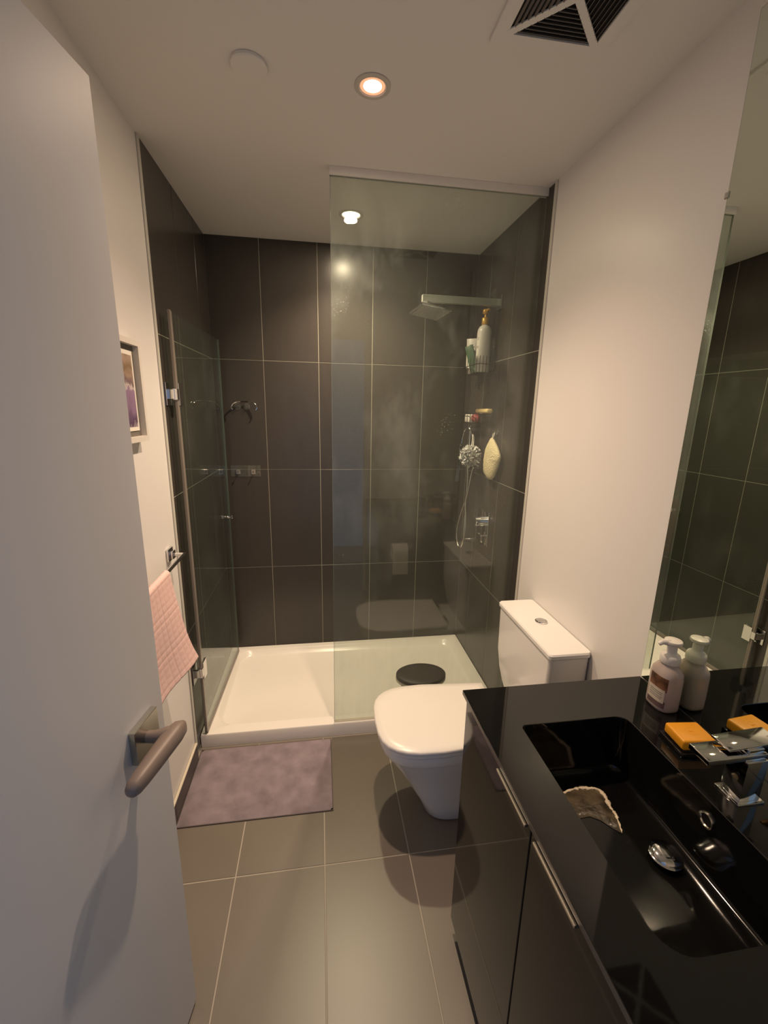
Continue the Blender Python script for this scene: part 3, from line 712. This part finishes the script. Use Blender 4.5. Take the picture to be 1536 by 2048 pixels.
for i in range(9):
    for j in range(9):
        q = Rh @ Vector((-.056+.014*i, -.056+.014*j, -.002)); lathe(bm, [(.0022, 0), (.0016, -.0042)], q, n=6)
o = put(link_mesh('spray_nozzles', bm, 'nozzle'), t); o['kind'] = 'stuff'
bm = bmesh.new(); bmesh.ops.create_uvsphere(bm, u_segments=16, v_segments=10, radius=.016, matrix=Matrix.Translation((1.098, -.356, 2.040))); tube(bm, [(1.096, -.352, 2.064), (1.103, -.368, 2.014)], .010, 14)
put(link_mesh('ball_joint', bm, 'chrome'), t)

# mixer valve
t = thing('shower_valve', 'square chrome shower valve plate with lever on the right tiled wall', 'valve', (WX, -.34, .93))
tb('plate', (WX-.006, WX-.0013, -.425, -.250, .832, 1.020), bev=.002)
bm = bmesh.new(); lathe(bm, [(.0, -.052), (.024, -.052), (.026, -.050), (.026, -.006)], (WX, -.340, .955), axis='X', cap=False); put(link_mesh('valve_body', bm, 'chrome'), t)
tb('lever', (WX-.062, WX-.048, -.395, -.315, .947, .963), bev=.003); tb('diverter', (WX-.030, WX-.006, -.395, -.285, .884, .891), bev=.002)

# hand shower set
t = thing('hand_shower', 'chrome hand shower with hanging hose on a slim slide bar in the shower corner', 'hand shower', (1.43, -.15, .75))
bm = bmesh.new(); tube(bm, [(1.425, -.150, .770), (1.425, -.150, 1.470)], .0075, 12); put(link_mesh('slide_bar', bm, 'chrome'), t)
for z in (.79, 1.45):
    bm = bmesh.new(); tube(bm, [(1.425, -.150, z), (WX-.0013, -.150, z)], .009, 12); put(link_mesh('bar_bracket', bm, 'chrome'), t)
bm = bmesh.new(); vs = box(bm, -.010, .010, -.010, .010, -.12, .105, bev=.002, seg=1, rot=Matrix.Rotation(radians(4), 4, 'Y')); bmesh.ops.translate(bm, vec=(1.380, -.112, 1.262), verts=vs)
put(link_mesh('hand_piece', bm, 'chrome'), t)
bm = bmesh.new()
tube(bm, smoothpath([(1.388, -.115, 1.360), (1.392, -.118, 1.40), (1.395, -.135, 1.440), (1.400, -.175, 1.462), (1.405, -.215, 1.445), (1.408, -.240, 1.410)], 7), .005, 10)
put(link_mesh('hook_pipe', bm, 'chrome'), t)
bm = bmesh.new()
hp = smoothpath([(1.448, -.205, 1.250), (1.430, -.210, 1.215), (1.418, -.215, 1.15), (1.408, -.200, 1.06), (1.395, -.165, .96), (1.385, -.140, .86), (1.385, -.150, .79), (1.388, -.185, .755), (1.392, -.228, .785), (1.396, -.245, .86), (1.400, -.232, .94), (1.405, -.205, 1.02), (1.412, -.195, 1.10), (1.412, -.190, 1.20), (1.408, -.175, 1.30)], 14)
tube(bm, hp, .0062, 10, rs=[.0062 if k % 2 else .0054 for k in range(len(hp))]); put(link_mesh('hose', bm, 'chrome_dull', angle=80), t)
bm = bmesh.new(); lathe(bm, [(.0, .0), (.024, .0), (.024, -.006), (.012, -.010), (.012, -.030), (.0, -.030)], (WX-.0013, -.205, 1.250), axis='X', cap=False); put(link_mesh('hose_outlet', bm, 'chrome'), t)

# wire baskets
def basket(name, label, X0, X1, Ya, Yb, Z0, Z1, nv_side, nv_front):
    t = thing(name, label, 'shower basket', ((X0+X1)/2, (Ya+Yb)/2, Z0), 'black wire shower baskets')
    r = .0021
    for z in (Z0, Z1, (Z0+Z1)/2) if Z1-Z0 > .07 else (Z0, Z1):
        bm = bmesh.new(); tube(bm, rrect(X0, X1, Ya, Yb, z, .012, 3), r, 6, closed=True)
    put(link_mesh('rim_wires', bm, 'wire'), t)
    def w(a, b):
        bm = bmesh.new(); tube(bm, [a, b], .0014, 6); put(link_mesh('wire', bm, 'wire'), t)
    for k in range(nv_front):
        y = Ya+(Yb-Ya)*(k+.5)/nv_front; w((X0, y, Z0), (X0, y, Z1))
    for k in range(nv_side):
        x = X0+(X1-X0)*(k+.5)/nv_side; w((x, Ya, Z0), (x, Ya, Z1))
    for k in range(7): y = Ya+(Yb-Ya)*(k+.5)/7; w((X0, y, Z0), (X1, y, Z0))
    zc_ = (Z0+Z1)/2
    for y in (Ya+.04, Yb-.04):
        bm = bmesh.new(); box(bm, X1, WX-.0013, y-.012, y+.012, zc_-.010, zc_+.010, bev=.001, seg=1)
        put(link_mesh('mounting_pad', bm, 'wire'), t)
    return t
basket('wire_basket', 'black wire shower basket holding the tall pump bottle', 1.374, 1.460, -.345, -.110, 1.748, 1.828, 5, 5)
basket('wire_basket', 'small black wire soap basket above the white bath pouf', 1.378, 1.460, -.420, -.110, 1.488, 1.540, 5, 7)

# pump bottle
c = (1.4165, -.290, 1.7505)
t = thing('pump_bottle', 'tall white pump bottle with gold pump in the upper wire basket', 'bottle', c)
bm = bmesh.new(); lathe(bm, [(.0, .0), (.032, .0), (.036, .004), (.036, .195), (.034, .208), (.027, .222), (.016, .230), (.014, .236), (.0, .236)], c, n=32, cap=False); put(link_mesh('bottle', bm, 'white_plastic', angle=60), t)
bm = bmesh.new(); lathe(bm, [(.017, .232), (.0175, .236), (.0175, .262), (.015, .266), (.006, .268), (.005, .270), (.005, .282), (.012, .284), (.0155, .287), (.0155, .303), (.012, .306), (.0, .306)], c, cap=False)
tube(bm, [(c[0], c[1]-.005, c[2]+.299), (c[0]+.004, c[1]-.026, c[2]+.301), (c[0]+.005, c[1]-.031, c[2]+.297)], .006, 10); put(link_mesh('pump', bm, 'gold', angle=50), t)
bm = bmesh.new()
for k, z in enumerate((.165, .158, .125, .119)):
    a0 = radians(196); ww = (.30, .22, .34, .26)[k]
    vs = [bm.verts.new((c[0]+.0363*cos(a0+ww*(q/4-.5)), c[1]+.0363*sin(a0+ww*(q/4-.5)), c[2]+z+dz)) for dz in (0, .003) for q in range(5)]
    for q in range(4): bm.faces.new((vs[q], vs[q+1], vs[6+q], vs[5+q]))
lp = put(link_mesh('label_print', bm, 'print'), t); lp['kind'] = 'stuff'

# white tube standing on its cap
c = (1.402, -.152, 1.7515)
t = thing('cream_tube', 'white squeeze tube standing left of the pump bottle in the upper basket', 'tube', c)
bm = bmesh.new(); N_ = 24
def tub(w, th, z): return [(c[0]+th*cos(a), c[1]+w*sin(a), c[2]+z) for a in [2*pi*k/N_ for k in range(N_)]]
def tub2(w, th, z): # turned to face the room
    ca, sa = cos(.9), sin(.9); return [(c[0]+ca*th*cos(a)-sa*w*sin(a), c[1]+sa*th*cos(a)+ca*w*sin(a), c[2]+z) for a in [2*pi*k/N_ for k in range(N_)]]
loft(bm, [tub2(.024, .021, .030), tub2(.026, .021, .04), tub2(.028, .015, .10), tub2(.030, .006, .165), tub2(.031, .0018, .185)]); put(link_mesh('tube_body', bm, 'white_plastic', angle=60), t)
bm = bmesh.new(); loft(bm, [tub2(.022, .022, 0), tub2(.0235, .0215, .003), tub2(.0235, .0205, .029), tub2(.022, .019, .0305)]); put(link_mesh('cap', bm, 'chrome_dull'), t)
bm = bmesh.new(); Rt = Matrix.Translation(Vector(c)) @ Matrix.Rotation(.9-pi, 4, 'Z')
for z, w in ((.150, .010), (.140, .018), (.126, .015), (.110, .012)):
    f = lambda z: .0225-.0165*(max(0, z-.03)/.135)**1.0
    vs = [bm.verts.new(Rt @ Vector((f(zz)+.0018, s*w, zz))) for s, zz in ((-1, z), (1, z), (1, z+.003), (-1, z+.003))]; bm.faces.new(vs)
lp = put(link_mesh('label_print', bm, 'print', smooth=False), t); lp['kind'] = 'stuff'

# green tube leaning out
c = (1.388, -.165, 1.7515)
t = thing('cream_tube', 'dark green flat tube leaning in the upper wire basket', 'tube', c)
Rg = Matrix.Translation(Vector((1.408, -.205, 1.757))) @ Matrix.Rotation(radians(-38), 4, 'Z') @ Matrix.Rotation(radians(-17), 4, 'Y') @ Matrix.Rotation(radians(0), 4, 'X')
bm = bmesh.new(); vs = box(bm, -.022, .022, -.005, .005, .022, .145, bev=.003, seg=2); bmesh.ops.transform(bm, matrix=Rg, verts=vs); put(link_mesh('tube_body', bm, 'green'), t)
bm = bmesh.new(); vs = box(bm, -.014, .014, -.008, .008, .0, .0215, bev=.002, seg=2); bmesh.ops.transform(bm, matrix=Rg, verts=vs); put(link_mesh('cap', bm, 'green'), t)

# clear pouch
bm = bmesh.new(); vs = box(bm, -.0015, .0015, -.028, .028, 0, .115, bev=.0005, seg=1, rot=Matrix.Rotation(radians(-10), 4, 'X')); bmesh.ops.translate(bm, vec=(1.4562, -.318, 1.76), verts=vs)
tag(link_mesh('clear_pouch', bm, 'clear', smooth=False), 'crumpled clear plastic pouch behind the tall pump bottle', 'pouch')

# soap basket contents
def item(name, label, cat, dims, m, bev, rot=0):
    bm = bmesh.new(); box(bm, *dims, bev=bev, seg=2, rot=Matrix.Rotation(rot, 4, 'Z')); return tag(link_mesh(name, bm, m), label, cat)
item('soap_box', 'white rounded soap block at the far end of the small wire basket', 'soap', (1.390, 1.440, -.215, -.135, 1.4905, 1.534), 'soap_white', .008)
bm = bmesh.new(); bmesh.ops.create_uvsphere(bm, u_segments=18, v_segments=12, radius=.024, matrix=Matrix.Translation((1.412, -.262, 1.5155)) @ Matrix.Diagonal((1, 1.5, 1, 1)))
for v in bm.verts: v.co += Vector((sin(v.co.y*260), 0, cos(v.co.y*210)))*.0012
tag(link_mesh('soap_sachet', bm, 'soap_red'), 'dark red wrapped soap in the middle of the small wire basket', 'soap')
bm = bmesh.new(); box(bm, 1.402, 1.436, -.436, -.268, 1.5425, 1.565, bev=.009, seg=3)
tag(link_mesh('soap_bar', bm, 'soap_cream'), 'long cream-coloured soap bar lying across the top of the small wire basket', 'soap')

# bath pouf
pc = Vector((1.384, -.290, 1.312))
t = thing('bath_pouf', 'white ruffled mesh bath pouf hanging by the hand shower', 'bath pouf', pc)
bm = bmesh.new(); rnd = random.Random(3)
for k in range(105):
    zz = 1-2*(k+.5)/105; a = k*2.39996; d = Vector((math.sqrt(1-zz*zz)*cos(a), math.sqrt(1-zz*zz)*sin(a), zz))
    q = d.to_track_quat('Z', 'Y').to_matrix(); tw_ = rnd.uniform(0, 6.28); R_ = rnd.uniform(.022, .031); rad = rnd.uniform(.030, .044)
    ph = rnd.uniform(0, 6.28); cen = bm.verts.new(pc+d*(rad-.010))
    rg = []
    for j in range(14):
        aa = 2*pi*j/14; w = .010*sin(aa*4+ph)+.006*sin(aa*7+tw_)
        rg.append(bm.verts.new(pc+d*(rad+w+.006)+q @ Vector((R_*cos(aa)*(1+.25*sin(aa*3+ph)), R_*sin(aa), 0))))
    for j in range(14): bm.faces.new((cen, rg[j], rg[(j+1) % 14]))
put(link_mesh('mesh_ruffles', bm, 'pouf', angle=180), t)
bm = bmesh.new(); tube(bm, smoothpath([(1.384, -.280, 1.345), (1.398, -.268, 1.38), (1.405, -.252, 1.415), (1.408, -.240, 1.425), (1.411, -.250, 1.41), (1.400, -.285, 1.35)], 6), .0028, 8)
put(link_mesh('hanging_cord', bm, 'rope'), t)

# loofah mitt
t = thing('loofah_mitt', 'cream woven loofah mitt hanging on the right shower wall', 'bath mitt', (1.452, -.455, 1.43))
out = [(-.437, 1.422), (-.470, 1.405), (-.515, 1.375), (-.545, 1.345), (-.548, 1.325), (-.530, 1.285), (-.505, 1.245), (-.480, 1.215), (-.450, 1.207), (-.415, 1.213), (-.378, 1.228), (-.368, 1.250), (-.362, 1.285), (-.366, 1.330), (-.378, 1.365), (-.405, 1.395), (-.425, 1.415)]
P = []
for i in range(len(out)):
    a, b, c_, d = (Vector(out[(i+k) % len(out)]) for k in (-1, 0, 1, 2))
    for q in range(3):
        u = q/3; P.append(.5*((2*b)+(-a+c_)*u+(2*a-5*b+4*c_-d)*u*u+(-a+3*b-3*c_+d)*u**3))
cen = Vector((-.452, 1.315)); bm = bmesh.new(); front = []
levels = [(1, 0), (.97, .007), (.88, .013), (.7, .019), (.45, .0225), (.2, .024)]
Rg_ = []
for f, th in reversed(levels): Rg_.append([(1.442+th*.9, cen.x+(p.x-cen.x)*f, cen.y+(p.y-cen.y)*f) for p in P])
for f, th in levels[1:]: Rg_.append([(1.442-th-.0015*sin(p.x*300)*sin(p.y*260), cen.x+(p.x-cen.x)*f, cen.y+(p.y-cen.y)*f) for p in P])
loft(bm, Rg_); put(link_mesh('mitt_body', bm, 'mitt', angle=80), t)
bm = bmesh.new(); tube(bm, smoothpath([(1.442, -.437, 1.415), (1.446, -.434, 1.438), (1.450, -.440, 1.450), (1.448, -.446, 1.438), (1.442, -.441, 1.415)], 5), .0025, 8); put(link_mesh('hanging_loop', bm, 'rope'), t)
bm = bmesh.new(); lathe(bm, [(.0, .0), (.014, .0), (.014, -.005), (.005, -.008), (.005, -.020), (.0, -.020)], (WX-.0013, -.440, 1.447), axis='X', cap=False)
tag(link_mesh('wall_hook', bm, 'chrome'), 'small round hook holding the loofah mitt', 'hook')
bm = bmesh.new(); lathe(bm, [(.0, .0), (.026, .0), (.027, -.003), (.016, -.010), (.009, -.014), (.009, -.020), (.0, -.021)], (WX-.0013, -.268, 2.136), n=28, axis='X', cap=False)
tag(link_mesh('suction_hook', bm, 'clear'), 'round clear suction hook above the shower arm', 'hook')

# hooks on the back wall
t = thing('suction_hook_bar', 'curved chrome double suction hook on the back wall behind the glass door', 'hook', (.158, 0, 1.555))
for x in (.120, .168):
    bm = bmesh.new(); lathe(bm, [(.0, -.001), (.018, -.001), (.019, -.003), (.011, -.008), (.007, -.010), (.007, -.016), (.0, -.017)], (x, 0, 1.552), axis='Y', cap=False); put(link_mesh('suction_pad', bm, 'clear'), t)
for s in (-1, 1):
    bm = bmesh.new(); x = .158; tube(bm, smoothpath([(x+s*.020, -.014, 1.578), (x+s*.045, -.020, 1.574), (x+s*.062, -.024, 1.562), (x+s*.069, -.026, 1.546), (x+s*.062, -.026, 1.534)], 6), .004, 8, rs=None)
    put(link_mesh('hook_arm', bm, 'chrome'), t)
bm = bmesh.new(); tube(bm, smoothpath([(.138, -.014, 1.578), (.158, -.013, 1.579), (.178, -.014, 1.578)], 4), .003, 8); put(link_mesh('cross_bar', bm, 'wire'), t)
t = thing('adhesive_hook_plate', 'clear adhesive plate with two small square hooks on the back wall joint', 'hook', (.147, 0, 1.19))
bm = bmesh.new(); box(bm, .060, .228, -.003, -.0008, 1.158, 1.222, bev=.001, seg=1); put(link_mesh('clear_plate', bm, 'clear', smooth=False), t)
for x in (.104, .188):
    bm = bmesh.new(); box(bm, x-.013, x+.013, -.007, -.0032, 1.172, 1.200, bev=.002, seg=1); tube(bm, [(x, -.006, 1.186), (x, -.020, 1.182), (x, -.022, 1.192)], .003, 8)
    put(link_mesh('square_hook', bm, 'chrome_dull'), t)

# stool in the tray
sx_, sy_ = 1.082, -.590
t = thing('shower_stool', 'low oval stool with dark brown top standing in the shower tray', 'stool', (sx_, sy_, ZT-.03))
def ov(rx, ry, z, n=36): return [(sx_+rx*cos(a), sy_+ry*sin(a), z) for a in [2*pi*k/n for k in range(n)]]
bm = bmesh.new(); loft(bm, [ov(.128, .088, .176), ov(.133, .093, .180), ov(.133, .093, .190), ov(.128, .088, .1945), ov(.09, .06, .196)]); put(link_mesh('top', bm, 'stool_top', angle=50), t)
bm = bmesh.new(); loft(bm, [ov(.130, .090, .160), ov(.134, .094, .163), ov(.134, .094, .172), ov(.129, .089, .1755)]); put(link_mesh('rim', bm, 'stool_rim'), t)
for ax, ay in ((-1, -1), (1, -1), (-1, 1), (1, 1)):
    bm = bmesh.new(); tube(bm, [(sx_+ax*.085, sy_+ay*.048, .0365), (sx_+ax*.082, sy_+ay*.046, .160)], .012, 14, rs=[.010, .013]); put(link_mesh('leg', bm, 'stool_rim'), t)
